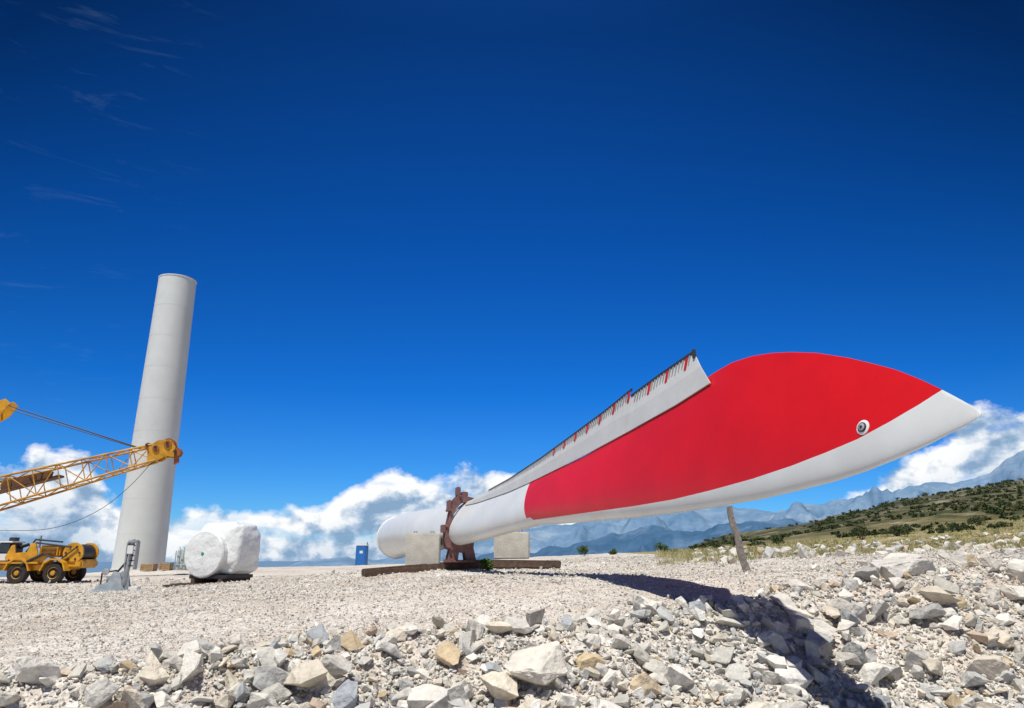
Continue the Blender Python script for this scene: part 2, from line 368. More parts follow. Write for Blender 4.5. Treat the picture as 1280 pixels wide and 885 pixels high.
for i in range(len(st)-1):
    for j in range(m):
        j2=(j+1)%m; F.append((i*m+j,i*m+j2,(i+1)*m+j2,(i+1)*m+j))
        q=j if j<nu+nl else m-1-j
        MI.append(1 if (st[i]>=16.749 and st[i]<28.70 and q<nu) else 0)
F.append(tuple(range(m))); MI.append(0)
F.append(tuple((len(st)-1)*m+j for j in range(m))[::-1]); MI.append(0)
ob=mk('blade_shell',V,F,[M['white'],M['red']],bl,True,MI)
bm=bmesh.new(); bm.from_mesh(ob.data); bmesh.ops.recalc_face_normals(bm,faces=bm.faces[:]); bm.to_mesh(ob.data); bm.free()
lathe('root_flange',BP(SR-.3,0,0),av,[(.9,0),(1.05,0.02),(1.07,.3),(1.0,.34)],M['lwhite'],bl,40)
stS=[10.23,14.51,16.99,18.97,20.60,21.60,21.76]; stC=[.72,1.0,1.26,1.53,1.76,1.94,1.97]
st2S=[21.77,22.88,23.95]; st2C=[1.83,1.99,2.11]
sbS=[9.5,11.4,14.7,16.36,19.66,21.87,23.57,24.62]; sbC=[.58,.55,.60,.70,.93,1.11,1.26,1.41]
def ptop(s): return float(np.interp(s,stS,stC)) if s<21.765 else float(np.interp(s,st2S,st2C))
def pbot(s): return float(np.interp(s,sbS,sbC))
def panel(name,s0,s1,last=False):
    V=[];F=[];k=24
    for i in range(k+1):
        s=s0+(s1-s0)*i/k
        sb=s+(.62*(i/k)**3 if last else 0)
        pb=BP(sb,pbot(sb),nface(sb,pbot(sb))+.035); pt=BP(s,ptop(s),.06)
        pm=(pb+pt)/2+Nv*.02
        for p in(pb,pm,pt): V.append(p)
        for p in(pt,pm,pb): V.append(p-Nv*.02)
    for i in range(k):
        for j in range(6): F.append((i*6+j,i*6+(j+1)%6,(i+1)*6+(j+1)%6,(i+1)*6+j))
    F.append(tuple(range(6))[::-1]); F.append(tuple(k*6+j for j in range(6)))
    mk(name,V,F,M['strip'],bl)
panel('trailing_edge_panel_inner',10.0,21.765)
panel('trailing_edge_panel_outer',21.775,23.95,True)
TV={'black':([],[]),'tooth':([],[]),'toothred':([],[])}
def quadbox(key,pts,th):
    V,F=TV[key]; b=len(V)
    for p in pts: V.append(p+Nv*th)
    for p in pts: V.append(p)
    F+= [(b,b+1,b+2,b+3),(b+4,b+7,b+6,b+5)]+[(b+i,b+4+i,b+4+(i+1)%4,b+(i+1)%4) for i in range(4)]
s=12.5;i=0
while s<23.9:
    w=.105; ct=ptop(s)
    if abs(s-21.77)<.08: s+=.1; continue
    hgt=np.interp(s,[12,16,24],[.07,.15,.25])
    red=(i%6==3) and s>17.5
    key='toothred' if red else 'tooth'
    wid=.075 if red else .05
    dn=hgt*(1.05 if red else random.uniform(.8,.95))
    c2=ptop(s+wid); sl=.0 if red else .018
    quadbox(key,[BP(s,ct,.063),BP(s+wid,c2,.063),BP(s+wid-sl,c2-dn,.072),BP(s+sl,ct-dn,.072)],.012)
    s+=w;i+=1
for a0,a1 in((12.5,21.76),(21.78,23.95)):
    k=40
    for i in range(k):
        s0=a0+(a1-a0)*i/k; s1=a0+(a1-a0)*(i+1)/k; h=np.interp(s0,[12,24],[.02,.045])
        quadbox('black',[BP(s0,ptop(s0)+h*.6,.05),BP(s1,ptop(s1-1e-4)+h*.6,.05),BP(s1,ptop(s1-1e-4)-h*.4,.05),BP(s0,ptop(s0)-h*.4,.05)],.03)
quadbox('black',[BP(23.95,2.14,.05),BP(24.0,2.15,.05),BP(24.05,1.98,.05),BP(24.0,1.98,.05)],.05)
for k_,(v_,f_) in TV.items():
    if v_: mk('serration_'+k_,v_,f_,M[k_],bl)
nf=nface(27.78,.07)
ds=.05; dirN=(BP(27.78,.07+ds,nface(27.78,.07+ds))-BP(27.78,.07-ds,nface(27.78,.07-ds))).cross(BP(27.78+ds,.07,nface(27.78+ds,.07))-BP(27.78-ds,.07,nface(27.78-ds,.07))).normalized()
if dirN.dot(Nv)<0: dirN=-dirN
pc=BP(27.78,.07,nf)
lathe('receptor_rim',pc-dirN*.01,dirN,[(.085,0),(.085,.016),(.078,.02)],M['lwhite'],bl,28)
lathe('receptor_ring',pc+dirN*.004,dirN,[(.055,0),(.055,.018),(.05,.021)],M['dark'],bl,28)
lathe('receptor_core',pc+dirN*.008,dirN,[(.042,0),(.042,.018),(.034,.022)],M['steel'],bl,20)
lathe('receptor_bolt',pc+dirN*.03,dirN,[(.016,0),(.016,.008)],M['dark'],bl,12)

# ------------------------------------------------------------ blade clamp
cl=Obj('blade_clamp',(-1.75,25.0,-.3))
def ringplate(name,s,m):
    Vv=[];Fv=[];k=40; ins=[];outs=[]
    for i in range(k):
        a=2*math.pi*i/k; ci,ni=math.cos(a)*.73,math.sin(a)*.40
        oc=math.copysign(min(1.0,abs(math.cos(a))*1.2)*.93,math.cos(a)); on=math.copysign(min(1.0,abs(math.sin(a))*1.2)*.50,math.sin(a))
        ins.append((ci,ni)); outs.append((oc,on))
    for th in(-.05,.05):
        for p in ins+outs: Vv.append(BP(s+th,p[0],p[1]))
    n2=2*k
    for i in range(k):
        j=(i+1)%k
        Fv+=[(i,j,k+j,k+i),(n2+i,n2+k+i,n2+k+j,n2+j),(i,n2+i,n2+j,j),(k+i,k+j,n2+k+j,n2+k+i)]
    mk(name,Vv,Fv,m,cl)
for i,s in enumerate((9.3,9.65)):
    ringplate('yoke_plate_%d'%i,s,M['rust'])
    c0=A+av*s
    ux=Vector((av.y,-av.x,0)).normalized()
    for q in(-1,1):
        poly=[(.30*q,-.5),(.44*q,-.35),(.40*q,-.75),(.50*q,-1.16),(.14*q,-1.16),(.10*q,-.88),(0,-.80),(0,-.70),(.15*q,-.68)]
        if q<0: poly=poly[::-1]
        extrude('leg_plate_%d_%d'%(i,q),poly,.06,c0+Vector((0,0,-.05)),ux,Vector((0,0,1)),Vector((av.x,av.y,0)).normalized(),M['rust'],cl)
c0=A+av*9.48
for q in((.88,.3),(.88,-.3),(-.2,.52),(-.2,-.52),(-.85,.3),(-.85,-.3),(.35,.54)):
    tubes('cross_tube',[(BP(9.2,q[0],q[1]),BP(9.77,q[0],q[1]),.05)],M['rust'],cl,8)
box('foot_beam',(c0.x,c0.y,c0.z-1.24),(1.1,.6,.08),M['rust'],cl,yaw=.31)
box('top_latch',BP(9.48,1.0,.12)[:],(.2,.35,.16),M['rust'],cl,yaw=.3)
box('top_hook',BP(9.48,1.04,.36)[:],(.14,.3,.3),M['rust'],cl,yaw=.3)
box('side_bracket',BP(9.48,.5,.56)[:],(.12,.36,.36),M['rust'],cl,yaw=.3)
box('side_bracket_low',BP(9.48,-.3,.58)[:],(.14,.36,.26),M['rust'],cl,yaw=.3)

def timbers(name,p0,p1,secs,m=M['wood']):
    o=Obj(name,p0); p0=Vector(p0);p1=Vector(p1); d=(p1-p0); L_=d.length; yaw=math.atan2(d.y,d.x); pit=-math.asin(d.z/L_)
    s=Vector((-math.sin(yaw),math.cos(yaw),0))
    for i,(off,w,h,zz,a,b) in enumerate(secs):
        c=p0+d*((a+b)/2)+s*off+Vector((0,0,zz)); box('beam_%d'%i,c[:],(L_*(b-a),w,h),m,o,yaw=yaw,pitch=pit,bev=.03,jit=.015)
timbers('timber_sleeper',(-4.85,24.3,g1(-4.85,24.3)+.02),(-.95,25.7,g1(-.95,25.7)+.08),[(0,.3,.26,.10,0,1),(.36,.3,.24,.08,.03,.96),(.72,.3,.25,.1,0,.9)])
timbers('timber_sleeper',(-1.6,25.9,g1(-1.6,25.9)+.05),(1.72,25.9,g1(1.72,25.9)+.08),[(0,.3,.26,.10,.15,1),(.4,.3,.24,.1,0,.93),(.8,.3,.24,.1,.1,.97),(1.2,.3,.24,.1,.1,.97)])
def cblock(c,size,yaw):
    o=Obj('concrete_block',(c[0],c[1],c[2]-size[2]/2)); box('block_body',c,size,M['conc'],o,yaw=yaw,bev=.035,jit=.01)
    for k in(-.25,.25):
        x=c[0]+k*size[0]*math.cos(yaw); y=c[1]+k*size[0]*math.sin(yaw); z=c[2]+size[2]/2
        tubes('lifting_loop',[((x-.06,y,z-.02),(x-.05,y,z+.07),.012),((x-.05,y,z+.07),(x+.05,y,z+.07),.012),((x+.05,y,z+.07),(x+.06,y,z-.02),.012)],M['dark'],o)
cblock((-3.15,26.0,.06),(1.2,.8,1.14),.08)
cblock((0,27.0,.23),(1.3,.8,.95),-.05)

# ------------------------------------------------------------ tower
tw=Obj('wind_turbine_tower',(-31.5,62,-1.5))
prof=[(2.06,-.2),(2.06,.15),(2.0,.16)]
for i in range(1,9):
    h=26.1*i/9; r=2.0-.38*i/9; prof+=[(r,h-.02),(r-.012,h-.01),(r-.012,h+.01),(r,h+.02)]
prof+=[(1.625,26.05),(1.66,26.06),(1.66,26.16),(1.5,26.17),(1.48,26.0)]
lathe('tower_section',(-31.5,62,-1.5),(0,0,1),prof,M['tower'],tw,72)
for x,y,w,h in((-28.6,58,1.0,.55),(-27.5,58.6,.8,.6)):
    o=Obj('wooden_crate',(x,y,g1(x,y)))
    z=g1(x,y)
    for k in range(4): box('slat_%d'%k,(x,y-.4,z+.08+h*k/4),(w,.03,h/4-.03),M['crate'],o,bev=.005)
    box('crate_body',(x,y,z+h/2),(w-.06,.74,h-.04),M['crate'],o)
    for sx in(-1,1): box('corner_post_%d'%sx,(x+sx*(w/2-.04),y-.43,z+h/2),(.08,.03,h),M['crate'],o,bev=.005)
gc=Obj('gas_cylinder_rack',(-26.6,59.5,g1(-26.6,59.5))); z0=g1(-26.6,59.5)
for i in range(4):
    x=-27.05+i*.28; lathe('cylinder_%d'%i,(x,59.5+.1*(i%2),z0+.08),(0,0,1),[(.125,0),(.13,.05),(.13,1.4),(.09,1.55),(.04,1.6),(.04,1.72)],M['gascyl'],gc,14)
tubes('rack_frame',[((-27.25,59.35,z0),(-27.25,59.35,z0+1.5),.03),((-26.0,59.35,z0),(-26.0,59.35,z0+1.5),.03),((-27.25,59.35,z0+1.1),(-26.0,59.35,z0+1.1),.03),((-27.25,59.35,z0+.4),(-26.0,59.35,z0+.4),.03)],M['steel'],gc)
box('rack_base',(-26.62,59.5,z0+.04),(1.35,.5,.08),M['steel'],gc)

# ------------------------------------------------------------ wrapped hub
hx0=-15.35
hb=Obj('wrapped_turbine_hub',(hx0,39.2,-1.5))
Fd=Vector((-.27,-.963,0)).normalized(); Rd=Vector((.963,-.27,0)).normalized(); U=Vector((0,0,1)); ctr=Vector((hx0+.12,39.3,.18))
V=[];F=[];nu_,nv_=120,80
def sp(v,e): return math.copysign(abs(v)**e,v)
for i in range(nv_+1):
    ph=-math.pi/2+math.pi*i/nv_
    for j in range(nu_):
        th=2*math.pi*j/nu_; e=.34
        x=sp(math.cos(ph),e)*sp(math.cos(th),e)*1.34; y=sp(math.cos(ph),e)*sp(math.sin(th),e)*1.15; z=sp(math.sin(ph),.42)*1.34
        crease=abs(math.sin(2.5*x+3.7*z+1.3*y))**.5*.018+abs(math.sin(4.1*z-2.9*x+2.2*y+1))**.5*.014
        w=1+.014*math.sin(5*th+3*ph)+.012*math.sin(9*ph+2*th+1)+crease-.02
        zt=z/1.34
        x*=1-.08*max(zt,0)**2; y*=1-.10*max(zt,0)**2
        V.append(ctr+(Rd*x+Fd*y+U*z)*w)
for i in range(nv_):
    for j in range(nu_): F.append((i*nu_+j,i*nu_+(j+1)%nu_,(i+1)*nu_+(j+1)%nu_,(i+1)*nu_+j))
mk('wrapped_body',V,F,M['wrap'],hb,True)
dc=Vector((hx0-.26,39.35,-.10))+Fd*1.05
lathe('flange_cover',dc,Fd,[(1.12,-.7),(1.2,-.1),(1.2,.36),(1.13,.43),(.6,.46),(.2,.47)],M['wrap'],hb,56)
lathe('cover_mark',dc+Fd*.47,Fd,[(.09,0),(.09,.012),(.08,.014)],M['green'],hb,18)
box('transport_frame',(hx0,39.0,-1.24),(2.3,2.2,.18),M['dark'],hb,yaw=-.27)
for i,k in enumerate((-.8,.8)): box('skid_%d'%i,(hx0+k*.97,39.0-k*.24,-1.48),(.25,2.4,.3),M['wood'],hb,yaw=-.27)
timbers('timber_sleeper',(-17.3,36.7,g1(-17.3,36.7)+.05),(-12.7,38.2,g1(-12.7,38.2)+.05),[(0,.32,.26,.08,0,1),(.5,.3,.24,.08,.02,.97),(1.9,.3,.24,.08,.02,.97)])

# ------------------------------------------------------------ hydraulic stand
hx,hy=-17.6,33.0; hz=g1(hx,hy)
hs=Obj('hydraulic_jack_stand',(hx,hy,hz))
box('base_plate',(hx-.1,hy,hz+.06),(1.7,1.0,.12),M['pale'],hs,yaw=.15)
for i,yy in enumerate((-.35,.35)):
    extrude('gusset_%d'%i,[(-.7,0),(.7,0),(.55,.2),(.40,.75),(.1,.8),(-.1,.35),(-.5,.22)],.06,(hx-.15,hy+yy,hz+.12),(1,0,0),(0,0,1),(0,1,0),M['pale'],hs)
box('pump_unit',(hx-.15,hy,hz+.42),(.5,.5,.5),M['steel'],hs)
tubes('ram',[((hx+.28,hy,hz+.3),(hx+.42,hy,hz+1.75),.11),((hx+.42,hy,hz+1.7),(hx+.47,hy,hz+2.3),.07)],M['steel'],hs,12)
tubes('levers',[((hx-.5,hy-.2,hz+.2),(hx+.3,hy-.1,hz+1.3),.045),((hx-.75,hy,hz+.15),(hx-.75,hy,hz+.85),.035),((hx-.75,hy,hz+.85),(hx-.1,hy,hz+.95),.035),((hx-.1,hy,hz+.95),(hx-.1,hy,hz+.6),.035)],M['dark'],hs,10)
box('yoke_head',(hx+.48,hy,hz+2.2),(.42,.30,.12),M['steel'],hs,bev=.03)
box('yoke_side_a',(hx+.27,hy,hz+1.6),(.07,.3,1.15),M['steel'],hs)
box('yoke_side_b',(hx+.68,hy,hz+1.6),(.07,.3,1.2),M['steel'],hs)
for i in range(5): box('yoke_rung_%d'%i,(hx+.48,hy,hz+1.15+.22*i),(.36,.2,.05),M['dark'],hs)
box('control_box',(hx+.48,hy-.22,hz+1.85),(.26,.08,.36),M['lwhite'],hs,bev=.01)
box('control_box_low',(hx-.1,hy-.29,hz+.5),(.3,.08,.2),M['lwhite'],hs,bev=.01)
box('tool_box',(hx+.95,hy-.3,hz+.14),(.4,.35,.28),M['lwhite'],hs,bev=.02)
lathe('hand_wheel',(hx-.35,hy-.42,hz+.9),(0,-1,0),[(.13,0),(.15,.02),(.15,.04),(.10,.05)],M['steel'],hs,20)

# ------------------------------------------------------------ portable toilet
tx,ty=-16.4,80.; tz=-1.52
to=Obj('portable_toilet',(tx,ty,tz))
box('cabin',(tx,ty,tz+1.12),(1.15,1.15,2.1),M['blue'],to,bev=.05)
box('roof',(tx,ty,tz+2.24),(1.2,1.2,.16),M['lwhite'],to,bev=.07)
box('door',(tx+.03,ty-.585,tz+1.08),(.78,.04,1.85),M['blue'],to,bev=.01)
box('door_panel',(tx+.03,ty-.61,tz+1.5),(.34,.02,.28),M['lwhite'],to,bev=.005)
box('skid',(tx,ty,tz+.04),(1.2,1.2,.1),M['dark'],to)
tubes('vent',[((tx+.45,ty+.4,tz+2.2),(tx+.45,ty+.4,tz+2.55),.05)],M['dark'],to)

# ------------------------------------------------------------ boom + crane
cr=Obj('lattice_boom_crane',(-38,46,g1(-38,46)))
B0=Vector((-50,44.6,-1.35)); B1=Vector((-25.2,49.8,6.72)); bd=(B1-B0); bl_=bd.length; bdn=bd.normalized(); side=bdn.cross(U).normalized(); upv=side.cross(bdn).normalized()
segs=[];thin=[]
nb_=18; pts=[]
for i in range(nb_+1):
    t=i/nb_; p=B0+bd*t; w=.86*min(1,(t/.12)*.8+.2); w*=1-.42*max(0,(t-.62)/.38)
    h=w*1.12
    pts.append([p+side*w*a+upv*h*b for a,b in((-1,-1),(1,-1),(1,1),(-1,1))])
for i in range(nb_):
    for k in range(4):
        segs.append((pts[i][k],pts[i+1][k],.075)); k2=(k+1)%4
        thin.append((pts[i][k],pts[i][k2],.035))
        thin.append((pts[i][k],pts[i+1][k2],.038) if i%2 else (pts[i][k2],pts[i+1][k],.038))
for k in range(4): thin.append((pts[-1][k],pts[-1][(k+1)%4],.07))
tubes('boom_chords',segs,M['ochre'],cr,8); tubes('boom_lacing',thin,M['ochre'],cr,6)
wc=B0+bd*.70; 
extrude('boom_walkway',[(-2.6,-.02),(2.0,-.02),(2.0,.10),(-2.6,.10)],.9,wc+upv*.05,bdn,upv,side,M['brown'],cr)
extrude('jib_link',[(-1.6,-.25),(1.3,-.2),(1.5,.2),(-1.5,.3)],.5,wc+upv*.35,bdn,upv,side,M['brown'],cr)
hd=B1
for k in(-1,1):
    o=hd+side*.5*k
    extrude('head_plate_%d'%k,[(-.5,-.5),(-.3,.5),(.5,.75),(1.25,.55),(1.45,.0),(1.2,-.7),(.7,-.45),(.2,-.62)],.08,o,bdn,upv,side,M['yellow'],cr)
for i,(u,v,r) in enumerate(((1.0,.35,.40),(.2,.3,.34),(1.35,-.35,.34),(-.3,.55,.24))):
    for k in(-.3,0,.3):
        lathe('sheave_%d'%i,hd+bdn*u+upv*v+side*k-side*.08,side,[(r*.5,0),(r,.0),(r*.9,.05),(r*.9,.11),(r,.16),(r*.5,.16)],M['orange'],cr,20)
tubes('head_pins',[(hd+bdn*u+upv*v-side*.7,hd+bdn*u+upv*v+side*.7,.09) for u,v in((1.0,.35),(.2,.3),(1.35,-.35),(-.3,.55))],M['dark'],cr,10)
for k in(-.58,.58):
    for u,v,r in((1.0,.3,.26),(.2,.2,.22)): lathe('head_boss',hd+bdn*u+upv*v+side*k-side*.03,side,[(r,0),(r,.06)],M['orange'],cr,18)
extrude('head_link',[(0,0),(.25,.05),(.35,-.9),(.1,-1.0)],.5,hd+bdn*1.25-upv*.2,bdn,U,side,M['orange'],cr)
m0=Vector((-46,45.3,1.0)); m1=Vector((-34.0,47,9.75)); md=(m1-m0).normalized(); ms=md.cross(U).normalized(); mu=ms.cross(md).normalized()
for k in(-1,1): extrude('mast_beam_%d'%k,[(0,-.4),(0,.4),(14.0,.45),(14.9,.25),(15.0,-.2),(14.2,-.55)],.14,m0+ms*.5*k,md,mu,ms,M['yellow'],cr)
tubes('mast_rungs',[(m0+md*q-ms*.5,m0+md*q+ms*.5,.08) for q in range(1,15)],M['dark'],cr,8)
cab=[]
for k,(dz) in((-.35,0),(.35,0),(.1,-.22)):
    cab.append((m1+ms*k+U*(dz-.25),hd+side*k*.8+bdn*(-.9)+upv*(.62+dz*.3),.032))
tubes('pendant_cables',cab,M['dark'],cr,5)
sag=[Vector((-38,46,1.6)),Vector((-33.5,47,1.35)),Vector((-30.2,47.6,1.5)),Vector((-27.8,48.2,2.6)),Vector((-26.2,49,4.4)),Vector((-25.0,49.8,6.6))]
fine=[]
for i in range(41):
    t=i/40*(len(sag)-1); k=min(int(t),len(sag)-2); f=t-k
    p0=sag[max(k-1,0)];p1=sag[k];p2=sag[k+1];p3=sag[min(k+2,len(sag)-1)]
    fine.append(.5*((2*p1)+(p2-p0)*f+(2*p0-5*p1+4*p2-p3)*f*f+(-p0+3*p1-3*p2+p3)*f**3))
tubes('hoist_line',[(fine[i],fine[i+1],.02) for i in range(40)],M['dark'],cr,5)

ve=Obj('crane_carrier_truck',(-30.5,46,-1.85)); vz=-1.86; vy=46.
box('chassis',(-34,vy,vz+.95),(13,2.0,.35),M['yellow'],ve,bev=.04)
box('deck',(-34.6,vy,vz+1.22),(11.5,2.7,.12),M['yellow'],ve)
box('side_skirt',(-33.6,vy-1.3,vz+.95),(2.6,.1,.45),M['yellow'],ve)
def wheel(x,y,r=.62):
    lathe('tyre',(x,y,vz+r),(0,-1,0),[(r*.55,0),(r*.9,0),(r,.08),(r,.36),(r*.9,.44),(r*.58,.44),(r*.55,.36)],M['rubber'],ve,36)
    lathe('rim',(x,y,vz+r),(0,-1,0),[(r*.56,.05),(r*.56,.38),(r*.45,.34),(r*.25,.30),(r*.22,.42),(r*.1,.43)],M['yellow'],ve,24)
for x in(-37.5,-35.6,-30.1,-27.9):
    wheel(x,vy-.85); wheel(x,vy+1.3)
for x in (-30.1,-27.9): extrude('mudguard',[(-.8,.0),(-.62,.5),(-.25,.72),(.25,.72),(.62,.5),(.8,0),(.72,0),(.55,.42),(.22,.63),(-.22,.63),(-.55,.42),(-.72,0)],.55,(x,vy-1.1,vz+.75),(1,0,0),(0,0,1),(0,1,0),M['yellow'],ve)
box('engine_hood',(-28.6,vy,vz+1.9),(1.3,1.7,.7),M['yellow'],ve,bev=.10)
box('engine_grille',(-28.6,vy-.87,vz+1.9),(.9,.04,.42),M['dark'],ve)
for i in range(5): box('grille_bar_%d'%i,(-28.6,vy-.90,vz+1.74+.08*i),(.9,.03,.025),M['yellow'],ve,bev=.004)
lathe('winch_drum',(-27.1,vy+.9,vz+1.8),(0,-1,0),[(.62,0),(.62,.1),(.42,.12),(.42,1.6),(.62,1.62),(.62,1.75),(.2,1.76)],M['yellow'],ve,28)
lathe('winch_rope',(-27.1,vy+.75,vz+1.8),(0,-1,0),[(.5,0),(.52,.05),(.52,1.3),(.5,1.4)],M['dark'],ve,28)
for i in range(6):
    a=math.pi/3*i; tubes('drum_bolt_%d'%i,[((-27.1+.42*math.cos(a),vy-.86,vz+1.8+.42*math.sin(a)),(-27.1+.42*math.cos(a),vy-.92,vz+1.8+.42*math.sin(a)),.06)],M['dark'],ve,8)
box('counterweight',(-26.9,vy,vz+1.15),(1.0,1.8,.5),M['yellow'],ve,bev=.1)
extrude('side_frame',[(-1.6,0),(-1.3,.75),(-1.1,.78),(-1.0,.3),(-.3,.35),(-.1,.9),(.2,.85),(.4,.2),(.9,.25),(1.1,.1),(.7,-.25),(-.6,-.3)],.07,(-29.4,vy-1.2,vz+1.5),(1,0,0),(0,0,1),(0,1,0),M['yellow'],ve)
box('cab',(-31.2,vy-.55,vz+1.85),(.9,1.2,1.1),M['dark'],ve,bev=.1)
box('cab_side_panel',(-31.2,vy-1.16,vz+1.55),(.8,.03,.4),M['lwhite'],ve)
box('cab_roof',(-31.2,vy-.55,vz+2.45),(.95,1.25,.1),M['lwhite'],ve,bev=.04)
box('cab_window',(-31.2,vy-1.165,vz+2.08),(.7,.03,.5),M['glass'],ve)
box('roof_box',(-31.1,vy-.5,vz+2.62),(.4,.4,.22),M['dark'],ve)
for i,x in enumerate((-33.1,-34.2,-35.4)):
    box('tool_locker_%d'%i,(x,vy-1.0,vz+1.58),(.9,.6,.6),M['yellow'] if i!=1 else M['dark'],ve,bev=.04)
    box('locker_vent_%d'%i,(x,vy-1.32,vz+1.6),(.6,.03,.35),M['dark'],ve)
rails=[]
for x in np.arange(-36,-31.6,.7): rails.append(((x,vy-1.32,vz+1.2),(x,vy-1.32,vz+2.1),.025))
rails+=[((-36,vy-1.32,vz+2.1),(-31.8,vy-1.32,vz+2.1),.03),((-36,vy-1.32,vz+1.7),(-31.8,vy-1.32,vz+1.7),.02)]
tubes('deck_rail',rails,M['yellow'],ve)
hyd=[((-29.9,vy-1.28,vz+1.1),(-28.6,vy-1.3,vz+1.75),.09),((-28.6,vy-1.3,vz+1.75),(-27.4,vy-1.3,vz+1.25),.06),((-29.2,vy-1.3,vz+2.4),(-27.0,vy-1.25,vz+2.15),.05),((-31.9,vy-1.35,vz+.7),(-31.9,vy-1.35,vz+.02),.07),((-32.6,vy-1.3,vz+.8),(-31.7,vy-1.3,vz+.8),.09),
 ((-30.3,vy-.9,vz+1.3),(-29.5,vy-.9,vz+2.6),.05),((-29.5,vy-.9,vz+2.6),(-27.8,vy-.9,vz+2.45),.05),((-33,vy-.4,vz+1.5),(-30.2,vy-.4,vz+2.3),.10),((-28.0,vy-.95,vz+1.2),(-26.8,vy-.95,vz+2.2),.04)]
tubes('hydraulics',hyd,M['dark'],ve,8)
lathe('outrigger_pad',(-31.9,vy-1.35,vz),(0,0,1),[(.3,0),(.3,.06),(.1,.1)],M['dark'],ve,18)
tubes('exhaust',[((-29.6,vy-.3,vz+2.1),(-29.6,vy-.3,vz+2.85),.07)],M['steel'],ve,10)

# ------------------------------------------------------------ post
px_,py_=6.4,20.; pz=g1(px_,py_)
po=Obj('wooden_post',(px_,py_,pz))
V=[];F=[]
for i in range(9):
    t=i/8; x=px_-.36*t+.02*math.sin(i*1.7); y=py_+.05*t; z=pz-.15+1.92*t; w=.105-.03*t+.006*math.sin(i*2.3); d=.045
    for a,b in((-w,-d),(w,-d),(w*.9,d),(-w*.9,d)): V.append((x+a,y+b,z+(.06*(a>0) if i==8 else 0)))
for i in range(8):
    for j in range(4): F.append((i*4+j,i*4+(j+1)%4,(i+1)*4+(j+1)%4,(i+1)*4+j))
F+=[(3,2,1,0),(32,33,34,35)]
mk('post_stake',V,F,M['wood2'],po)

# ------------------------------------------------------------ vegetation
def leaves(name,clumps,per,ls,cols,stems=True,join=None):
    C=[];CO=[]
    for (x,y,z,w,h) in clumps:
        nb=max(4,int(5+w*2)); 
        for _ in range(nb):
            a=random.uniform(0,6.28); q=random.uniform(0,.36)*w; cx_=x+math.cos(a)*q; cy_=y+math.sin(a)*q; cz_=z+h*random.uniform(.25,.75); r=random.uniform(.18,.30)*min(w,h*1.5)
            k=per//nb; p=rng.normal(size=(k,3)); p/=np.linalg.norm(p,axis=1)[:,None]; p*=r*rng.uniform(.6,1.15,(k,1)); p[:,2]*=.85
            p+=np.array([cx_,cy_,cz_]); C.append(p); base=np.array(cols[random.randrange(len(cols))])*random.uniform(.7,1.25)
            CO.append(base*rng.uniform(.6,1.4,(k,1)))
    C=np.concatenate(C);CO=np.concatenate(CO); k=len(C)
    u=rng.normal(size=(k,3));u/=np.linalg.norm(u,axis=1)[:,None]; v=np.cross(u,rng.normal(size=(k,3)));v/=np.linalg.norm(v,axis=1)[:,None]
    s=ls*rng.uniform(.6,1.3,(k,1)); V=np.stack([C-u*s,C+v*s*.45,C+u*s,C-v*s*.45],1).reshape(-1,3)
    F=np.arange(k*4).reshape(-1,4)
    return npmesh(name,V,F,M['leaf'],np.repeat(CO,4,0))
gcols=[(.05,.08,.025),(.07,.10,.035),(.04,.065,.022),(.11,.11,.045)]
cl_=[]
for _ in range(2600):
    t=random.uniform(.24,.95); y=random.uniform(80,285); x=t*y
    if math.hypot(x,y)>float(Redge(np.array(x),np.array(y)))*1.0: continue
    if float(fbm(np.array(x*.03),np.array(y*.03),3))<-.12: continue
    w=random.uniform(.5,2.0)*(.6+y/300); cl_.append((x,y,g1(x,y)-.1,w,w*random.uniform(.3,.5)))
leaves('hillside_shrubs',cl_,80,.24,gcols)
for (x,y,w,h) in [(37.5,78,3.0,1.6),(42.5,80,3.6,1.3),(46,86,2.4,1.1),(12,58,1.3,.8),(8.3,60,.9,.5),(5.6,57,1.1,.9),(52,84,3,1.0),(-.85,24.7,.6,.4),(58,90,3.2,1.2)]:
    z=g1(x,y); o=Obj('bush',(x,y,z)); 
    ob=leaves('foliage',[(x,y,z,w,h)],900,.10 if w>1.5 else .055,gcols if w>1.5 else [(.10,.16,.03),(.08,.12,.03)])
    ob.data.transform(Matrix.Translation(-Vector((x,y,z)))); ob.parent=o.e
    tubes('stems',[((x,y,z-.1),(x+random.uniform(-.3,.3)*w,y+random.uniform(-.2,.2)*w,z+h*.55),.03*w*.5,.01) for _ in range(6)],M['bark'],o,5)
nT=9000; Y=np.exp(rng.uniform(np.log(26),np.log(95),nT)); X=Y*rng.uniform(.2,.9,nT); k=fbm(X*.2,Y*.2,3)>-.15; X,Y=X[k],Y[k]; Z=gz(X,Y); nT=len(X)
nbld=7; bx=np.repeat(X,nbld)+rng.normal(0,.10,nT*nbld); by=np.repeat(Y,nbld)+rng.normal(0,.10,nT*nbld); bz=np.repeat(Z,nbld)-.02
hh=rng.uniform(.10,.32,nT*nbld); le=rng.normal(0,.10,(nT*nbld,2)); w=.012*(np.repeat(Y,nbld)/26)
a=rng.uniform(0,3.14,nT*nbld); dx,dy=np.cos(a)*w,np.sin(a)*w
V=np.stack([np.stack([bx-dx,by-dy,bz],-1),np.stack([bx+dx,by+dy,bz],-1),np.stack([bx+le[:,0],by+le[:,1],bz+hh],-1)],1).reshape(-1,3)
cc=np.array([(.50,.43,.22),(.36,.33,.15),(.58,.50,.30),(.20,.23,.08)])[rng.integers(0,4,nT)]
npmesh('dry_grass',V,np.arange(len(V)).reshape(-1,3),M['leaf'],np.repeat(cc,nbld*3,0))

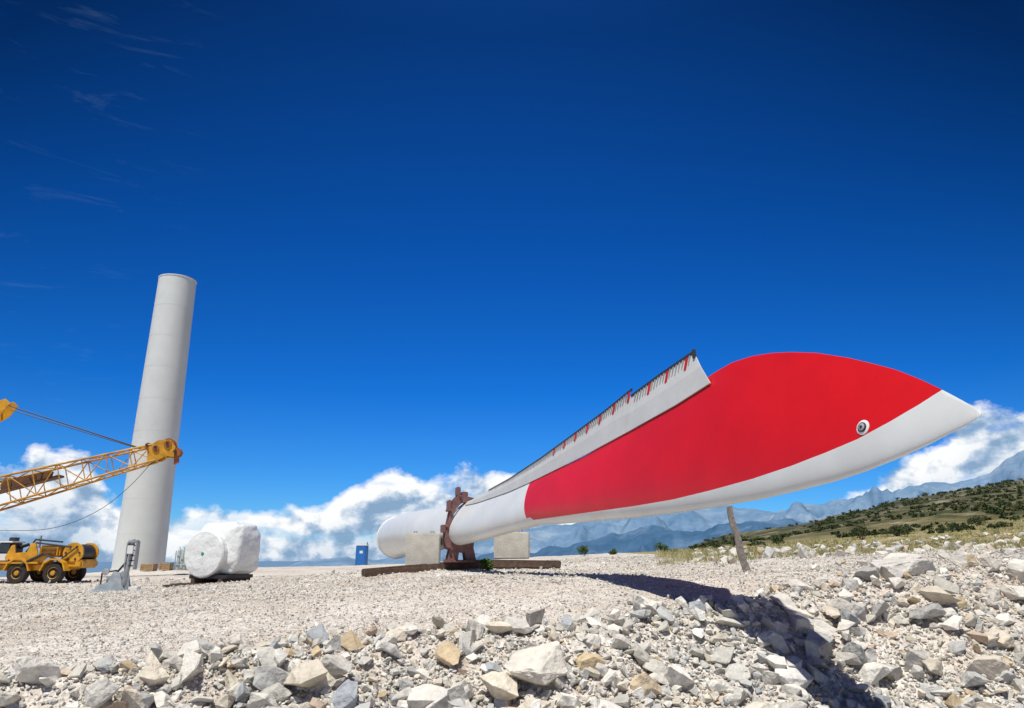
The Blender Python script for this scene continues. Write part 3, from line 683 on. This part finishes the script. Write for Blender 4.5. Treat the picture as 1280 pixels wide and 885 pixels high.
# ------------------------------------------------------------ world
sun_dir=Vector((-.17,-.38,1)).normalized(); el=math.asin(sun_dir.z); rot=math.atan2(sun_dir.x,sun_dir.y)
w=bpy.data.worlds.new('World'); scene.world=w; w.use_nodes=True; N=w.node_tree.nodes;L=w.node_tree.links
bg=N['Background']; bg.inputs['Strength'].default_value=.11
sk=N.new('ShaderNodeTexSky'); sk.sky_type='NISHITA'; sk.sun_disc=False; sk.sun_elevation=el; sk.sun_rotation=rot; sk.altitude=1200; sk.air_density=1; sk.dust_density=.3; sk.ozone_density=3
def mth(op,*a,clamp=False):
    x=N.new('ShaderNodeMath'); x.operation=op; x.use_clamp=clamp
    for i,v in enumerate(a):
        if isinstance(v,(int,float)): x.inputs[i].default_value=v
        else: L.new(v,x.inputs[i])
    return x.outputs[0]
tc=N.new('ShaderNodeTexCoord'); sp_=N.new('ShaderNodeSeparateXYZ'); L.new(tc.outputs['Generated'],sp_.inputs[0])
x,y,z=sp_.outputs
azn=mth('ARCTAN2',x,y); hyp=mth('SQRT',mth('ADD',mth('MULTIPLY',x,x),mth('MULTIPLY',y,y))); te=mth('DIVIDE',z,mth('MAXIMUM',hyp,.001))
azd=mth('MULTIPLY',azn,180/math.pi)
fac=mth('ADD',mth('DIVIDE',azd,120),.5,clamp=True)
fc=N.new('ShaderNodeFloatCurve'); L.new(fac,fc.inputs['Value'])
cp=[(-60,.08),(-40,.10),(-35.5,.105),(-32.5,.118),(-29.6,.080),(-25,.05),(-21.5,.062),(-19,.052),(-15,.068),(-12,.092),(-9,.108),(-6.4,.104),(-2.5,.115),(0,.112),(4,.085),(8,.045),(22,.05),(26,.085),(28.6,.112),(32,.142),(35.5,.170),(42,.15),(60,.08)]
cu=fc.mapping.curves[0]
while len(cu.points)<len(cp): cu.points.new(.5,.5)
for p,(a_,h_) in zip(cu.points,cp): p.location=((a_/120)+.5,h_*5)
fc.mapping.update()
H=mth('DIVIDE',fc.outputs['Value'],5)
def comb(a,b,c=0.):
    q=N.new('ShaderNodeCombineXYZ')
    for i,v in enumerate((a,b,c)):
        if isinstance(v,(int,float)): q.inputs[i].default_value=v
        else: L.new(v,q.inputs[i])
    return q.outputs[0]
def wn(vec,sc,det,ro,dist=0):
    q=N.new('ShaderNodeTexNoise'); q.inputs['Scale'].default_value=sc; q.inputs['Detail'].default_value=det; q.inputs['Roughness'].default_value=ro; q.inputs['Distortion'].default_value=dist; L.new(vec,q.inputs['Vector']); return q.outputs['Fac']
te15=mth('MULTIPLY',te,1.3)
cv=comb(azn,te15); n1=wn(cv,15,10,.55,.15)
cv2=comb(mth('ADD',azn,-.012),mth('ADD',te15,.020)); n2=wn(cv2,15,10,.55,.15)
n3=wn(comb(azn,mth('MULTIPLY',te,3.),4.),7,6,.55)
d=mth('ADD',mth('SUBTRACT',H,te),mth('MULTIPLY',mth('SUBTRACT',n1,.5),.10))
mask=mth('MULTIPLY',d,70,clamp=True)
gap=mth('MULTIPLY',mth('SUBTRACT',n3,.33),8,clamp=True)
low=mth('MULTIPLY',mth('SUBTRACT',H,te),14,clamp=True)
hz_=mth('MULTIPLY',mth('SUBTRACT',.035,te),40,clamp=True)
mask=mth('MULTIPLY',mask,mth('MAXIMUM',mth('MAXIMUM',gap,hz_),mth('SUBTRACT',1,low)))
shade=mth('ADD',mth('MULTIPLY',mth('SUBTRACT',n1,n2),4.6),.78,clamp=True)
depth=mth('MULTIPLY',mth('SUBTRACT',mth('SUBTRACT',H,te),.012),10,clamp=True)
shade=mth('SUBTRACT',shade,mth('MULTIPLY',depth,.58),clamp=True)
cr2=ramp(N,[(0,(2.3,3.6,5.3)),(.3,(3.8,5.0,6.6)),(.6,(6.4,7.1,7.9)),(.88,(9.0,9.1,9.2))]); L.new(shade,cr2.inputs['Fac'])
cm=wn(comb(mth('MULTIPLY',azn,2.2),mth('MULTIPLY',te,9.),7.),3.0,8,.62,1.2)
cmask=mth('MULTIPLY',mth('SUBTRACT',cm,.57),2.0,clamp=True)
lm=mth('MULTIPLY',mth('ADD',mth('MULTIPLY',azd,-1),-25),.12,clamp=True)
cmask=mth('MULTIPLY',mth('MULTIPLY',cmask,lm),.20)
tint=ramp(N,[(0,(.34,.74,1.20)),(.05,(.16,.62,1.20)),(.11,(.05,.53,1.24)),(.22,(.03,.43,1.10)),(.42,(.03,.27,.68)),(.52,(.06,.32,.75)),(.8,(.75,.95,1.05))]); L.new(mth('MULTIPLY',te,.5),tint.inputs['Fac'])
c=mix(N,L,1.0,sk.outputs[0],tint.outputs['Color'],'MULTIPLY')
vg=mth('SUBTRACT',1,mth('MULTIPLY',mth('MULTIPLY',azn,azn),mth('MULTIPLY',mth('MINIMUM',mth('MAXIMUM',te,0),.8),1.8)),clamp=True)
vg=mth('MAXIMUM',vg,.42)
c=mix(N,L,1.0,c,comb(vg,vg,vg),'MULTIPLY')
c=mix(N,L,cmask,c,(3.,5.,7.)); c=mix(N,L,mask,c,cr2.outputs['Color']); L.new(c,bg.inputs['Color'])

sl=bpy.data.lights.new('sun','SUN'); sl.energy=5.0; sl.angle=math.radians(.5); sl.color=(1,.965,.885)
so=bpy.data.objects.new('sun',sl); so.rotation_euler=(-sun_dir).to_track_quat('-Z','Y').to_euler(); so.location=(0,0,50); scene.collection.objects.link(so)

for ob in scene.objects:
    if ob.parent is None: ob.location.z+=CZ
cam=bpy.data.cameras.new('camera'); co=bpy.data.objects.new('camera',cam); scene.collection.objects.link(co)
cam.sensor_width=36; cam.lens=36*880/1280; cam.clip_end=100000; cam.clip_start=.1
co.location=(0,0,CZ); co.rotation_euler=(math.radians(90+15.7),0,0)
scene.camera=co
